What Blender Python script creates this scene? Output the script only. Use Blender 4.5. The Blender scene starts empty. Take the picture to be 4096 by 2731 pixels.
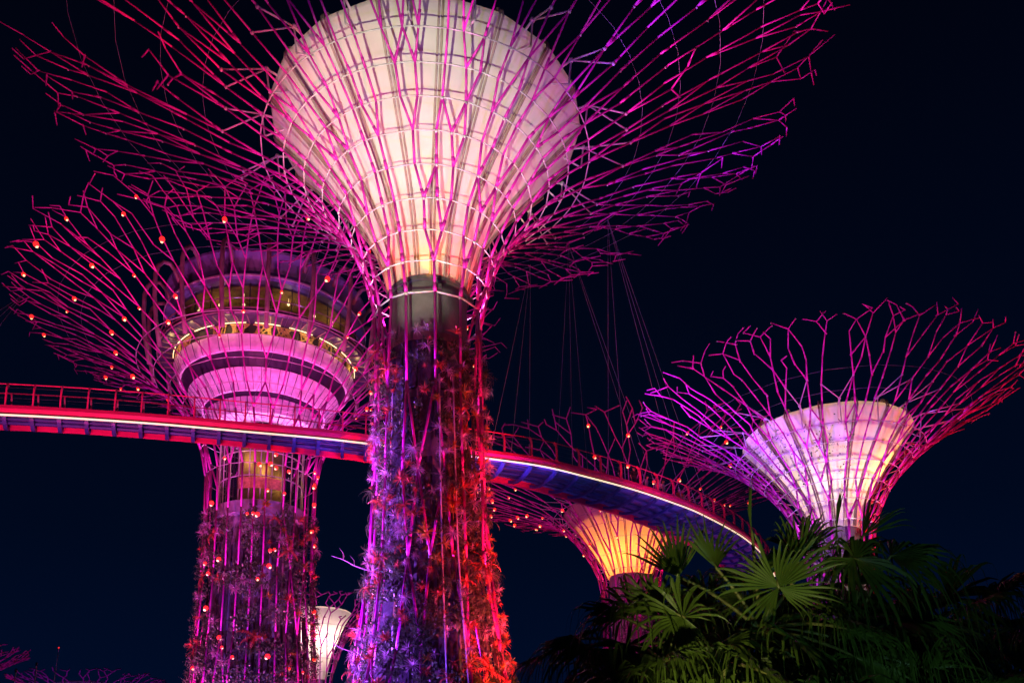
import bpy, bmesh, math, random
from mathutils import Vector, Matrix, noise
from math import sin, cos, pi, radians, hypot, atan2

# ------------------------------------------------------------------ camera, world, exposure
C = bpy.context.scene.collection
sc = bpy.context.scene
cam_d = bpy.data.cameras.new('camera')
cam_d.lens = 3500.0 / 4096 * 36
cam_d.sensor_width = 36
cam_d.shift_y = (2445 - 1365.5) / 4096
cam_d.clip_start = 0.1
cam_d.clip_end = 5000
cam = bpy.data.objects.new('camera', cam_d)
P, RO = radians(13.0), 0.028
vr, vu, vf = Vector((1, 0, 0)), Vector((0, -sin(P), cos(P))), Vector((0, cos(P), sin(P)))
R_, U_ = vr * cos(RO) - vu * sin(RO), vr * sin(RO) + vu * cos(RO)
m = Matrix((R_, U_, -vf)).transposed().to_4x4()
m.translation = (0, 0, 1.6)
cam.matrix_world = m
C.objects.link(cam)
sc.camera = cam
sc.view_settings.view_transform = 'Standard'
sc.view_settings.look = 'None'
sc.view_settings.exposure = 0.0
sc.view_settings.gamma = 1.0
sc.cycles.max_bounces = 5
sc.cycles.diffuse_bounces = 2
sc.cycles.glossy_bounces = 2
sc.cycles.transmission_bounces = 2
sc.cycles.transparent_max_bounces = 4
sc.cycles.sample_clamp_indirect = 3.0

w = bpy.data.worlds.new('World')
sc.world = w
w.use_nodes = True
nt = w.node_tree
nt.nodes.clear()
out = nt.nodes.new('ShaderNodeOutputWorld')
bg = nt.nodes.new('ShaderNodeBackground')
tc = nt.nodes.new('ShaderNodeTexCoord')
sep = nt.nodes.new('ShaderNodeSeparateXYZ')
rmp = nt.nodes.new('ShaderNodeValToRGB')
nt.links.new(tc.outputs['Generated'], sep.inputs[0])
nt.links.new(sep.outputs['Z'], rmp.inputs[0])
nt.links.new(rmp.outputs[0], bg.inputs[0])
nt.links.new(bg.outputs[0], out.inputs[0])
cr = rmp.color_ramp
cr.elements[0].position = 0.0
cr.elements[0].color = (0.0005, 0.0046, 0.0250, 1)
cr.elements[1].position = 0.72
cr.elements[1].color = (0.0004, 0.0010, 0.0045, 1)
e = cr.elements.new(0.30)
e.color = (0.0003, 0.0026, 0.0120, 1)
bg.inputs[1].default_value = 1.0


def spot(name, loc, target, power, color, angle=40, blend=0.5, radius=0.15, parent=None):
    d = bpy.data.lights.new(name, 'SPOT')
    d.energy = power
    d.color = color
    d.spot_size = radians(angle)
    d.spot_blend = blend
    d.shadow_soft_size = radius
    o = bpy.data.objects.new(name, d)
    o.location = loc
    o.rotation_euler = (Vector(target) - Vector(loc)).to_track_quat('-Z', 'Y').to_euler()
    C.objects.link(o)
    if parent:
        o.parent = parent
        o.matrix_parent_inverse = Matrix.Translation(-Vector(parent.location))
    return o


def point(name, loc, power, color, radius=0.2, parent=None):
    d = bpy.data.lights.new(name, 'POINT')
    d.energy = power
    d.color = color
    d.shadow_soft_size = radius
    o = bpy.data.objects.new(name, d)
    o.location = loc
    C.objects.link(o)
    if parent:
        o.parent = parent
        o.matrix_parent_inverse = Matrix.Translation(-Vector(parent.location))
    return o


MAIN = Vector((-4.05, 42.5, 0))
OBS = Vector((-19.8, 66.0, 0))
RIGHT = Vector((19.9, 51.0, 0))
ORANGE = Vector((11.5, 82.0, 0))
SMALL = Vector((-34.0, 150.0, 0))
PINK, MAG, VIO, RED = (1, .42, .66), (1, .16, .50), (.50, .20, 1), (1, .03, .02)

# ------------------------------------------------------------------ floodlights of the place
# in front of the central tower: pale floods on the funnel, pink, violet and red floods on crown and trunk
spot('garden_flood', (-9, 12, .6), (-4.3, 41.5, 38.0), 108000, (1, .96, .62), 21, .6, .07)
spot('garden_flood', (5, 14, .6), (-3.8, 41.5, 38.0), 52000, (1, .66, .44), 23, .6, .07)
spot('garden_flood', (-19, 30, .6), (-19, 45, 42), 27000, (1, .07, .30), 46, .6, .3)
spot('garden_flood', (9, 33, .6), (12, 46, 41), 24000, (1, .05, .34), 46, .6, .3)
spot('garden_flood', (-24, 33, .6), (-8, 42, 38.5), 22000, (1, .14, .55), 22, .8, .2)
spot('garden_flood', (14, 36, .6), (.5, 42, 38.5), 18000, (1, .12, .55), 22, .8, .2)
spot('garden_flood', (3, 17, .6), (-1, 37, 44), 20000, (.50, .15, 1), 32, .6, .3)
spot('garden_flood', (-22, 43, .5), (-6, 41.5, 13), 290000, (.36, .08, 1), 38, .5, .15)
spot('garden_flood', (-18, 53, .5), (-6.5, 43, 14.5), 260000, (1, .15, .66), 34, .5, .15)
spot('garden_flood', (13, 43, .5), (-1.5, 42.2, 13), 70000, (1, .03, .04), 38, .5, .15)
spot('garden_flood', (1.6, 38.5, .5), (-1.2, 41.6, 7), 6500, (1, .26, .015), 40, .6, .15)
spot('garden_flood', (-5.0, 35, .5), (-4.2, 41, 17), 20000, (.30, .07, 1), 44, .5, .15)
spot('garden_flood', (4.5, 36, .5), (-2.6, 41, 18), 46000, (1, .05, .12), 40, .5, .12)
spot('garden_flood', (-9.0, 35, .5), (-5, 41, 26), 6500, (.40, .18, 1), 22, .5, .15)
# observatory tower
spot('garden_flood', (-32, 44, .5), (-25, 64, 40), 40000, (1, .07, .42), 50, .6, .3)
spot('garden_flood', (-12, 50, .5), (-17, 65, 38.5), 30000, (.9, .09, .75), 46, .6, .3)
spot('garden_flood', (-28, 60, .5), (-21, 65, 11), 54000, (1, .09, .58), 58, .5, .2)
spot('garden_flood', (-11, 64, .5), (-17, 65, 12), 48000, (1, .05, .36), 58, .5, .2)
spot('garden_flood', (-18, 52, .5), (-19, 63, 13), 22000, (.46, .10, 1), 50, .5, .2)
# right tower
spot('garden_flood', (10, 40, .5), (15.5, 50, 24.5), 17000, (.48, .08, 1), 46, .6, .2)
spot('garden_flood', (33, 49, .5), (27.5, 51, 24.0), 34000, (1, .015, .02), 60, .6, .2)
spot('garden_flood', (18, 41, .5), (19.4, 50, 22), 9000, (1, .88, .60), 26, .6, .1)
spot('garden_flood', (16, 47, .5), (19, 51, 9), 3500, (.45, .15, 1), 80, .5, .2)
spot('garden_flood', (18, 40, .5), (19.5, 46, 29), 6000, (.52, .07, 1), 44, .6, .2)
# amber tower and the far ones
spot('garden_flood', (-2, 70, .5), (4, 82, 30), 11000, (1, .08, .48), 70, .6, .2)
spot('garden_flood', (-1, 76, .5), (6, 80, 31), 5000, (.6, .16, 1), 40, .6, .2)
spot('garden_flood', (20, 66, .5), (16, 80, 33), 7000, (.8, .05, .40), 70, .6, .2)
spot('garden_flood', (-38, 135, .5), (-34, 150, 36), 42000, (1, .30, .85), 60, .6, .2)
spot('garden_flood', (-70, 136, .5), (-74, 150, 24), 9000, (.5, .12, 1), 70, .6, .2)
spot('garden_flood', (-90, 136, .5), (-96, 150, 30), 7000, (1, .12, .35), 70, .6, .2)
# skyway
spot('garden_flood', (-15, 6, .5), (-17, 43, 22.5), 26000, (1, .10, .42), 44, .6, .2)
spot('garden_flood', (4, 14, .5), (6, 52, 22.5), 130000, (1, .045, .13), 28, .6, .2)
spot('garden_flood', (-14, 47, .5), (-14, 44.5, 22), 1300, (.10, .14, 1), 100, .5, .2)
spot('garden_flood', (6, 53, .5), (7, 54.5, 22), 3000, (.13, .20, 1), 100, .5, .2)
# path lights under the palms
spot('path_light', (0.2, 4.5, .5), (3.1, 12, 4.6), 1900, (1, .95, .40), 22, .9, .1)
spot('path_light', (5.2, 5.0, .5), (5.0, 13, 4.4), 300, (.45, 1, .80), 44, .9, .1)


# ------------------------------------------------------------------ materials
def mat(name, color, rough=.5, var=.15, scale=6., metal=0., trans=0., emit=None, strength=0., bump=0., spec=.5):
    mt = bpy.data.materials.new(name)
    mt.use_nodes = True
    n, l = mt.node_tree.nodes, mt.node_tree.links
    b = n['Principled BSDF']
    b.inputs['Roughness'].default_value = rough
    b.inputs['Metallic'].default_value = metal
    b.inputs['Specular IOR Level'].default_value = spec
    b.inputs['Base Color'].default_value = (*color, 1)
    if var > 0:
        t = n.new('ShaderNodeTexCoord')
        ns = n.new('ShaderNodeTexNoise')
        ns.inputs['Scale'].default_value = scale
        ns.inputs['Detail'].default_value = 4
        l.new(t.outputs['Object'], ns.inputs['Vector'])
        r = n.new('ShaderNodeValToRGB')
        r.color_ramp.elements[0].position = .3
        r.color_ramp.elements[1].position = .7
        r.color_ramp.elements[0].color = (*[c * (1 - var) for c in color], 1)
        r.color_ramp.elements[1].color = (*[min(1, c * (1 + var)) for c in color], 1)
        l.new(ns.outputs[0], r.inputs[0])
        l.new(r.outputs[0], b.inputs['Base Color'])
        if bump > 0:
            bp = n.new('ShaderNodeBump')
            bp.inputs['Strength'].default_value = bump
            bp.inputs['Distance'].default_value = .05
            l.new(ns.outputs[0], bp.inputs['Height'])
            l.new(bp.outputs[0], b.inputs['Normal'])
    if emit:
        b.inputs['Emission Color'].default_value = (*emit, 1)
        b.inputs['Emission Strength'].default_value = strength
    if trans > 0:
        tr = n.new('ShaderNodeBsdfTranslucent')
        tr.inputs[0].default_value = (*color, 1)
        mx = n.new('ShaderNodeMixShader')
        mx.inputs[0].default_value = trans
        l.new(b.outputs[0], mx.inputs[1])
        l.new(tr.outputs[0], mx.inputs[2])
        l.new(mx.outputs[0], n['Material Output'].inputs[0])
    return mt


def glassmat(name, color, alpha):
    mt = mat(name, color, .08, 0)
    mt.node_tree.nodes['Principled BSDF'].inputs['Alpha'].default_value = alpha
    return mt


M = dict(
    steel=mat('magenta_painted_steel', (.50, .014, .34), .42, .12, 3),
    galv=mat('pale_galvanised_steel', (.52, .50, .50), .4, .12, 5),
    gutter=mat('weathered_gutter_metal', (.24, .17, .16), .5, .25, 2),
    cloth=mat('white_membrane', (.80, .76, .72), .7, .07, 1.2, trans=.45),
    amber=mat('cream_membrane', (.80, .70, .55), .7, .07, 1.2, trans=.55),
    inner=mat('dark_inner_steel', (.25, .20, .20), .5, .1, 3),
    concrete=mat('grey_concrete', (.24, .235, .25), .8, .25, 1.3, bump=.3),
    felt=mat('dark_planting_felt', (.035, .035, .04), .9, .5, 5, bump=.5),
    dark=mat('dark_metal', (.05, .05, .055), .5, .2, 4),
    leaf=mat('green_leaf', (.07, .13, .05), .42, .4, 3, trans=.2),
    pale=mat('silver_pink_leaf', (.56, .42, .48), .35, .3, 4, trans=.15),
    bronze=mat('bronze_leaf', (.58, .13, .07), .33, .35, 3, trans=.15),
    golden=mat('golden_leaf', (.60, .40, .06), .33, .3, 3, trans=.15),
    palm=mat('palm_leaf', (.085, .135, .022), .4, .3, 2.5, trans=.25),
    palmdry=mat('palm_petiole', (.16, .16, .05), .5, .3, 4),
    bark=mat('palm_bark', (.10, .08, .06), .9, .35, 5, bump=.6),
    white=mat('white_panel', (.74, .70, .74), .5, .16, 2.2),
    slab=mat('dark_slab', (.045, .04, .07), .35, .2, 2),
    glass=glassmat('dark_glass', (.03, .035, .05), .35),
    bronzefr=mat('lit_ceiling', (.35, .24, .10), .6, .3, 2),
    lamp=mat('warm_lamp', (1, .9, .7), .5, 0, emit=(1, .72, .32), strength=2.5),
    redglow=mat('red_lamp_glow', (.8, .05, .03), .4, 0, emit=(1, .022, .02), strength=1.3),  # red emission imitates the halo around the lamps; also used for the beacon
    redcore=mat('lamp_core', (1, .9, .6), .4, 0, emit=(1, .55, .22), strength=2.4),
    strip=mat('light_strip', (1, .95, .85), .4, 0, emit=(1, .78, .46), strength=1.1),
    redpaint=mat('red_bridge_paint', (.80, .03, .17), .4, .1, 2),
    bluelit=mat('blue_lit_grey_steel', (.045, .07, .26), .45, .2, 1.5),  # grey steel; the blue floodlight is put into its colour
    deckpan=mat('blue_lit_grey_panel', (.17, .20, .50), .5, .2, 1.2),  # panel is really grey, blue light from below mixed into the colour
    ground=mat('dark_ground', (.04, .05, .03), .95, .4, .2),
    wire=mat('steel_cable', (.30, .32, .38), .35, 0, metal=.2),
    skin=mat('skin', (.55, .36, .27), .6, .1, 8),
    hair=mat('dark_hair', (.03, .025, .02), .6, .1, 8),
    roofing=mat('blue_grey_roof_panel', (.12, .12, .26), .45, .35, 1.1),
    gold=mat('gold_screen', (.55, .40, .14), .45, .3, 6),
)


# ------------------------------------------------------------------ mesh helpers
class MB:
    def __init__(s):
        s.v, s.f, s.mi = [], [], []

    def add(s, vs, fs, mi=0):
        b = len(s.v)
        s.v += [tuple(x) for x in vs]
        s.f += [tuple(b + i for i in q) for q in fs]
        s.mi += [mi] * len(fs)

    def tube(s, pts, rad, n=6, mi=0, closed=False, caps=True):
        pts = [Vector(p) for p in pts]
        k = len(pts)
        rr = rad if isinstance(rad, (list, tuple)) else [rad] * k
        vs, fs, up = [], [], None
        for i, p in enumerate(pts):
            if closed:
                t = pts[(i + 1) % k] - pts[i - 1]
            else:
                t = pts[min(i + 1, k - 1)] - pts[max(i - 1, 0)]
            t = t.normalized() if t.length > 1e-9 else Vector((0, 0, 1))
            if up is None:
                up = Vector((0, 0, 1)) if abs(t.z) < .9 else Vector((1, 0, 0))
            x = up.cross(t)
            x = x.normalized() if x.length > 1e-6 else Vector((1, 0, 0))
            y = t.cross(x)
            up = y
            off = pi / 4 if n == 4 else 0
            for j in range(n):
                a = 2 * pi * j / n + off
                vs.append(p + (x * cos(a) + y * sin(a)) * rr[i])
        for i in range(k if closed else k - 1):
            i2 = (i + 1) % k
            for j in range(n):
                j2 = (j + 1) % n
                fs.append((i * n + j, i * n + j2, i2 * n + j2, i2 * n + j))
        if caps and not closed:
            fs.append(tuple(reversed(range(n))))
            fs.append(tuple((k - 1) * n + j for j in range(n)))
        s.add(vs, fs, mi)

    def box(s, c, ax, ay, az, mi=0):
        c, ax, ay, az = map(Vector, (c, ax, ay, az))
        vs = [c + ax * i + ay * j + az * k for k in (-1, 1) for j in (-1, 1) for i in (-1, 1)]
        s.add(vs, [(0, 2, 3, 1), (4, 5, 7, 6), (0, 1, 5, 4), (2, 6, 7, 3), (0, 4, 6, 2), (1, 3, 7, 5)], mi)

    def lathe(s, prof, n=48, a0=0, a1=2 * pi, mi=0, rfun=None):
        full = abs(a1 - a0 - 2 * pi) < 1e-6
        na = n if full else n + 1
        vs, fs = [], []
        for (z, r) in prof:
            for j in range(na):
                a = a0 + (a1 - a0) * j / n
                q = r * (rfun(a) if rfun else 1)
                vs.append((q * cos(a), q * sin(a), z))
        for i in range(len(prof) - 1):
            for j in range(n):
                j2 = (j + 1) % na
                fs.append((i * na + j, i * na + j2, (i + 1) * na + j2, (i + 1) * na + j))
        s.add(vs, fs, mi)

    def ball(s, c, r, mi=0, n=6, st=(1, 1, 1)):
        c = Vector(c)
        vs = [c + Vector((0, 0, -r * st[2]))]
        k = 4
        for i in range(1, k):
            ph = -pi / 2 + pi * i / k
            for j in range(n):
                a = 2 * pi * j / n
                vs.append(c + Vector((r * cos(ph) * cos(a) * st[0], r * cos(ph) * sin(a) * st[1], r * sin(ph) * st[2])))
        vs.append(c + Vector((0, 0, r * st[2])))
        fs = [(0, 1 + (j + 1) % n, 1 + j) for j in range(n)]
        for i in range(k - 2):
            for j in range(n):
                a, b = 1 + i * n + j, 1 + i * n + (j + 1) % n
                fs.append((a, b, b + n, a + n))
        t = len(vs) - 1
        fs += [(t, t - n + j, t - n + (j + 1) % n) for j in range(n)]
        s.add(vs, fs, mi)

    def mesh(s, name, mats, smooth=False):
        me = bpy.data.meshes.new(name)
        me.from_pydata(s.v, [], s.f)
        for q in (mats if isinstance(mats, (list, tuple)) else [mats]):
            me.materials.append(q)
        me.polygons.foreach_set('material_index', s.mi)
        if smooth:
            me.polygons.foreach_set('use_smooth', [True] * len(s.f))
        me.update()
        return me

    def build(s, name, mats, parent=None, smooth=False):
        o = bpy.data.objects.new(name, s.mesh(name, mats, smooth))
        C.objects.link(o)
        if parent:
            o.parent = parent
        return o


def tag(o, label=None, cat=None, group=None, kind=None):
    for k, v in (('label', label), ('category', cat), ('group', group), ('kind', kind)):
        if v:
            o[k] = v
    return o


def empty(name, loc, rz=0):
    o = bpy.data.objects.new(name, None)
    o.location = loc
    o.rotation_euler = (0, 0, rz)
    o.empty_display_size = .5
    C.objects.link(o)
    return o


def copy_tree(o, parent=None):
    c = o.copy()
    C.objects.link(c)
    c.parent = parent
    for ch in list(o.children):
        copy_tree(ch, c)
    return c


def lerp_prof(prof, s):
    s = max(0, min(len(prof) - 1.0001, s))
    i = int(s)
    t = s - i
    return (prof[i][0] * (1 - t) + prof[i + 1][0] * t, prof[i][1] * (1 - t) + prof[i + 1][1] * t)


def prof_at(prof, z):
    for a, b in zip(prof, prof[1:]):
        if a[0] <= z <= b[0]:
            t = (z - a[0]) / (b[0] - a[0])
            return a[1] * (1 - t) + b[1] * t
    return prof[-1][1] if z > prof[-1][0] else prof[0][1]


# ------------------------------------------------------------------ ground
g = MB()
n_ = 48
for i in range(n_):
    a, b = 2 * pi * i / n_, 2 * pi * (i + 1) / n_
    g.add([(0, 60, 0), (2500 * cos(a), 60 + 2500 * sin(a), 0), (2500 * cos(b), 60 + 2500 * sin(b), 0)], [(0, 1, 2)])
tag(g.build('ground', M['ground']), 'dark garden ground below the tree towers', 'ground', kind='structure')


# ------------------------------------------------------------------ steel tree towers
def lattice(levels, counts, zone, rng, nroot):
    """branching steel frame: nodes grow level by level, fork and meet. Returns edges per root and the node rings."""
    cur = []
    ph = rng.random()
    for i in range(nroot):
        th = 2 * pi * (i + ph) / nroot
        z, r = levels[0]
        cur.append(dict(th=th, root=i, p=Vector((r * cos(th), r * sin(th), z)), j=0))
    edges = {i: [] for i in range(nroot)}
    rings = [list(cur)]
    tips = []
    for j in range(1, len(levels)):
        cfg = zone(j)
        target = counts[j]
        sp = 2 * pi / max(1, len(cur))
        cand = []
        order = sorted(cur, key=lambda q: q['th'])
        nsplit_needed = max(0, target - len(order))
        split = set()
        idx = list(range(len(order)))
        L_ = len(order)

        def gap(i):      # widest gaps fork first
            a, c = order[i - 1]['th'], order[(i + 1) % L_]['th']
            return (c - a) % (2 * pi) + rng.uniform(0, .9) * 2 * sp
        idx.sort(key=gap, reverse=True)
        k = int(round(nsplit_needed + cfg['ps'] * len(order)))
        split = set(idx[:min(k, len(order))])
        for i, q in enumerate(order):
            if cfg['stop'] > 0 and rng.random() < cfg['stop']:
                tips.append((q, j))
                continue
            if i in split:
                d = sp * rng.uniform(.26, .40)
                sh = sp * cfg['jit'] * rng.uniform(-1, 1)
                cand.append([q['th'] - d + sh, [q]])
                cand.append([q['th'] + d + sh, [q]])
            else:
                cand.append([q['th'] + sp * cfg['jit'] * rng.uniform(-1, 1), [q]])
        cand.sort(key=lambda c: c[0])
        # meet: nearest neighbours of different parents join until the ring has its count
        guard = 0
        while len(cand) > 3 and guard < 400:
            guard += 1
            best, bi = 9, -1
            for i in range(len(cand) - 1):
                if any(a is b for a in cand[i][1] for b in cand[i + 1][1]):
                    continue
                gp = cand[i + 1][0] - cand[i][0]
                if gp < best:
                    best, bi = gp, i
            if bi < 0:
                break
            lim = 2 * pi / target
            if best < lim * .42 or (len(cand) > target * 1.12 and best < lim * .8):
                a, b = cand[bi], cand[bi + 1]
                cand[bi:bi + 2] = [[(a[0] + b[0]) / 2, a[1] + b[1]]]
            else:
                break
        new = []
        for th, par in cand:
            s = j + cfg['sj'] * rng.uniform(-1, 1)
            z, r = lerp_prof(levels, s)
            q = dict(th=th, root=rng.choice(par)['root'], p=Vector((r * cos(th), r * sin(th), z + cfg['zj'] * rng.uniform(-1, 1))), j=j)
            for pq in par:
                edges[pq['root']].append((pq['p'], q['p'], pq['j'], j))
            new.append(q)
        rings.append(new)
        cur = new
    for q in cur:
        tips.append((q, len(levels) - 1))
    # free forked ends
    for q, j in tips:
        s0 = min(q['j'], len(levels) - 1.01)
        for sg in ((-1, 1) if rng.random() < .72 else (rng.choice((-.3, .3)),)):
            r0 = hypot(q['p'].x, q['p'].y)
            L = rng.uniform(.45, .95) * TIPL[0]
            ang = sg * radians(rng.uniform(28, 64))
            dth = L * sin(ang) / r0
            ds = L * cos(ang)
            a, b = lerp_prof(levels, s0 - .6), lerp_prof(levels, s0 + .0)
            sl = Vector((b[1] - a[1], b[0] - a[0]))
            sl = sl.normalized() if sl.length > 1e-6 else Vector((1, .2))
            r1, z1 = r0 + ds * sl.x, q['p'].z + ds * sl.y + rng.uniform(-.15, .15)
            th = q['th'] + dth
            e1 = Vector((r1 * cos(th), r1 * sin(th), z1))
            edges[q['root']].append((q['p'], e1, q['j'], q['j'] + 1))
            if rng.random() < .35:
                sg2 = rng.choice((-1, 1))
                dth2 = .6 * L * sin(radians(70 * sg2)) / r1
                r2 = r1 + .35 * L * sl.x
                e2 = Vector((r2 * cos(th + dth2), r2 * sin(th + dth2), z1 + .2 * L * sl.y))
                edges[q['root']].append((e1, e2, q['j'] + 1, q['j'] + 1))
    return edges, rings


TIPL = [2.0]


def build_branches(root, edges, rad, material, clamp=True, rng=random):
    for k, es in edges.items():
        if not es:
            continue
        b = MB()
        for p0, p1, j0, j1 in es:
            r0, r1 = rad(j0), rad(j1)
            d = (p1 - p0)
            if d.length < .02:
                continue
            u = d.normalized()
            b.tube([p0 - u * r0 * .6, p1 + u * r1 * .6], [r0, r1], 6)
            if clamp and rng.random() < .22 and j1 < 20:      # small fixings and lamp holders at the joints
                b.ball(p1 + Vector((0, 0, -r1 * .9)), r1 * 1.3, 1, 6)
            if clamp and d.length > .8 and rng.random() < .5:   # bolted sleeve near the joint
                t = rng.uniform(.08, .2)
                c = p0 + d * t
                b.tube([c - u * .22, c + u * .22], r0 * 1.28, 6)
        b.build('branch', [material, M['galv']], root, True)


def hoops(root, rings, js, rad, material):
    for j in js:
        ps = [q['p'] for q in sorted(rings[j], key=lambda q: q['th'])]
        if len(ps) < 4:
            continue
        b = MB()
        for p, q in zip(ps, ps[1:] + ps[:1]):
            u = (q - p)
            if u.length > 1e-3:
                b.tube([p + u * .01, q - u * .01], rad, 5)
        b.build('hoop', material, root, True)


def cable_rings(root, levels, ss, rad):
    for s in ss:
        z, r = lerp_prof(levels, s)
        n = 40
        b = MB()
        b.tube([(r * cos(2 * pi * i / n), r * sin(2 * pi * i / n), z - .05 * (i % 2)) for i in range(n)], rad, 4, closed=True)
        b.build('cable_ring', M['wire'], root)


def membrane(root, prof, npan, material, gutter=True, frame=True, gr=.07):
    rngm = random.Random(5)

    def rf(a):   # cloth pulled between the gutters: creased panels
        t = (a * npan / (2 * pi)) % 1.0
        return 1 - .012 * sin(pi * t)
    fine = [lerp_prof(prof, i * (len(prof) - 1) / 26 * .99999) for i in range(27)]
    fine[-1] = prof[-1]
    b = MB()
    b.lathe(fine, npan * 6, rfun=rf)
    ztop, rt = prof[-1]
    b.lathe([(ztop, rt), (ztop + .16, rt + .10), (ztop + .30, rt - .02), (ztop + .25, rt - .25)], npan * 6, rfun=rf)
    b.build('membrane', material, root, True)
    if gutter:
        for i in range(npan):
            a = 2 * pi * i / npan
            g_ = MB()
            for da in (-1, 1):
                pts = []
                for z, r in fine:
                    rr = r + gr * 1.6
                    aa = a + da * gr * 1.25 / max(rr, .5)
                    pts.append((rr * cos(aa), rr * sin(aa), z))
                aa = a + da * gr * 1.25 / rt
                for k in range(1, 8):        # hooked end over the rim
                    q = pi * k / 7
                    rr = rt + gr * 1.6 - .42 * (1 - cos(q)) * .7
                    pts.append((rr * cos(aa), rr * sin(aa), ztop + .5 * sin(q) + .08))
                g_.tube(pts, gr, 4)
            g_.build('gutter', M['gutter'], root)
    if frame:
        b = MB()
        N = 8
        for k in range(1, N):
            z, r = fine[int(k * 26 / N)]
            r -= .28
            b.tube([(r * cos(2 * pi * i / 60), r * sin(2 * pi * i / 60), z) for i in range(60)], .07, 4, closed=True)
        for i in range(npan):
            a = 2 * pi * (i + .5) / npan
            b.tube([((r - .34) * cos(a), (r - .34) * sin(a), z) for z, r in fine], .05, 4)
        b.build('inner_frame', M['inner'], root)


def struts(root, rim, npan, ring, material, rad=.045, out=None):
    """pale V struts from rim brackets to the crown"""
    z, r = rim
    pts = sorted(ring, key=lambda q: q['th'])
    for i in range(npan):
        a = 2 * pi * (i + .5) / npan
        c = Vector(((r + .55) * cos(a), (r + .55) * sin(a), z + .25))
        inner = Vector(((r - .05) * cos(a), (r - .05) * sin(a), z + .1))
        low = Vector(((r + .35) * cos(a), (r + .35) * sin(a), z - 1.15))
        b = MB()
        b.tube([inner, c], rad * 1.3, 5)
        b.tube([low, c], rad, 5)
        b.tube([low, Vector((inner.x * .93, inner.y * .93, z - .6))], rad, 5)
        b.ball(c, rad * 3, n=6)
        b.build('bracket', material, root)
        near = sorted(pts, key=lambda q: abs((q['th'] - a + pi) % (2 * pi) - pi))
        got = []
        for q in near[:6]:
            d = (q['th'] - a + pi) % (2 * pi) - pi
            if all((d > 0) != (e > 0) for e in got):
                got.append(d)
                b = MB()
                b.tube([c, q['p']], rad, 5)
                b.ball(q['p'], rad * 2.2, n=6)
                b.build('strut', material, root, True)


def fairy(root, pts, r=.17):
    b = MB()
    b.ball((0, 0, 0), r, 0, 8)  # glowing outer ball stands in for the lamp's red halo
    b.ball((0, -r * .38, -r * .66), r * .56, 1, 8)
    me = b.mesh('lamp', [M['redglow'], M['redcore']])
    for p in pts:
        o = bpy.data.objects.new('lamp', me)
        o.location = p
        o.rotation_euler = (0, 0, random.uniform(0, 6))
        s = random.uniform(.6, 1.3)
        o.scale = (s, s, s)
        C.objects.link(o)
        o.parent = root


def facing(root_loc):   # azimuth of the camera seen from the tower
    return atan2(-root_loc.y, -root_loc.x)


def panels(root, cage, core_r, nb, rng, ztop, z0=1.0):
    """felt planting panels between the ribs, with gaps where the core shows"""
    for i in range(nb):
        a0, a1 = 2 * pi * (i + .08) / nb, 2 * pi * (i + .92) / nb
        if cos((a0 + a1) / 2 - facing(root.location)) < -.35:
            continue
        z = z0
        while z < ztop - .5:
            h = rng.uniform(2.4, 6.0)
            z1 = min(z + h, ztop)
            pr = []
            for k in range(5):
                zz = z + (z1 - z) * k / 4
                pr.append((zz, prof_at(cage, zz) - rng.uniform(.50, .56)))
            pr = [(pr[0][0], pr[0][1] - .25)] + pr + [(pr[-1][0], pr[-1][1] - .25)]
            b = MB()
            b.lathe(pr, 3, a0, a1)
            b.build('planting_panel', M['felt'], root)
            z = z1 + (rng.uniform(.05, .2) if z < ztop * .45 else rng.choice((.15, .6, 1.4, 2.6)))


# ---- central tower
rng = random.Random(11)
T = tag(empty('tree_tower', MAIN), 'tallest nearest steel tree tower with white membrane funnel and bridge passing behind its trunk', 'tree tower', 'steel tree towers in the garden')
lev = [(0, 5.2), (4.5, 4.5), (9, 3.75), (13.5, 3.12), (18, 2.93), (22.7, 2.84), (27.57, 2.9), (29.17, 3.2), (30.63, 3.6), (32.01, 4.2),
       (33.41, 4.9), (34.6, 5.8), (35.64, 6.8), (36.51, 7.9), (37.29, 9.1), (38.5, 11.2), (39.8, 13.5), (41.0, 16.0), (42.1, 18.4), (42.9, 20.4), (43.5, 22.0)]
main_lev = lev
cnt = [14] * 7 + [16, 19, 23, 28, 34, 41, 48, 56, 70, 86, 102, 116, 122, 112]


def zone_main(j):
    if j <= 6:
        return dict(ps=.24, jit=.03, sj=0, zj=.0, stop=0)
    if j <= 14:
        return dict(ps=.26, jit=.07, sj=0, zj=0, stop=0)
    if j <= 16:
        return dict(ps=.26, jit=.16, sj=.16, zj=.10, stop=.0)
    return dict(ps=.34, jit=.27, sj=.3, zj=.22, stop=.08)


TIPL[0] = 1.9
edges, rings = lattice(lev, cnt, zone_main, rng, 14)
build_branches(T, edges, lambda j: .068 if j < 6 else max(.038, .080 - .0034 * (j - 7)), M['steel'], True, rng)
hoops(T, rings, range(7, 15), .036, M['galv'])
hoops(T, rings, (6,), .05, M['galv'])
mem_main = [(28.93, 2.05), (30.4, 2.32), (32, 2.85), (33.5, 3.65), (35, 4.7), (36.5, 5.95), (38, 7.28), (39.41, 8.6)]
membrane(T, mem_main, 18, M['cloth'], gr=.07)
struts(T, mem_main[-1], 18, rings[15], M['galv'], .05)
cable_rings(T, lev, (15.4, 16.3, 17.2, 18.2), .010)
b = MB()
b.lathe([(0, 2.3), (20, 2.0), (24.0, 2.0)], 40)
b.lathe([(24.0, 2.0), (24.05, 2.06), (28.7, 2.06), (28.75, 1.9), (28.93, 1.9)], 40)
b.build('core', M['concrete'], T, True)
b = MB()
b.lathe([(28.72, 2.03), (28.72, 2.2), (28.95, 2.24), (28.98, 2.05)], 54)
b.build('collar', M['dark'], T)
b = MB()
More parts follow.
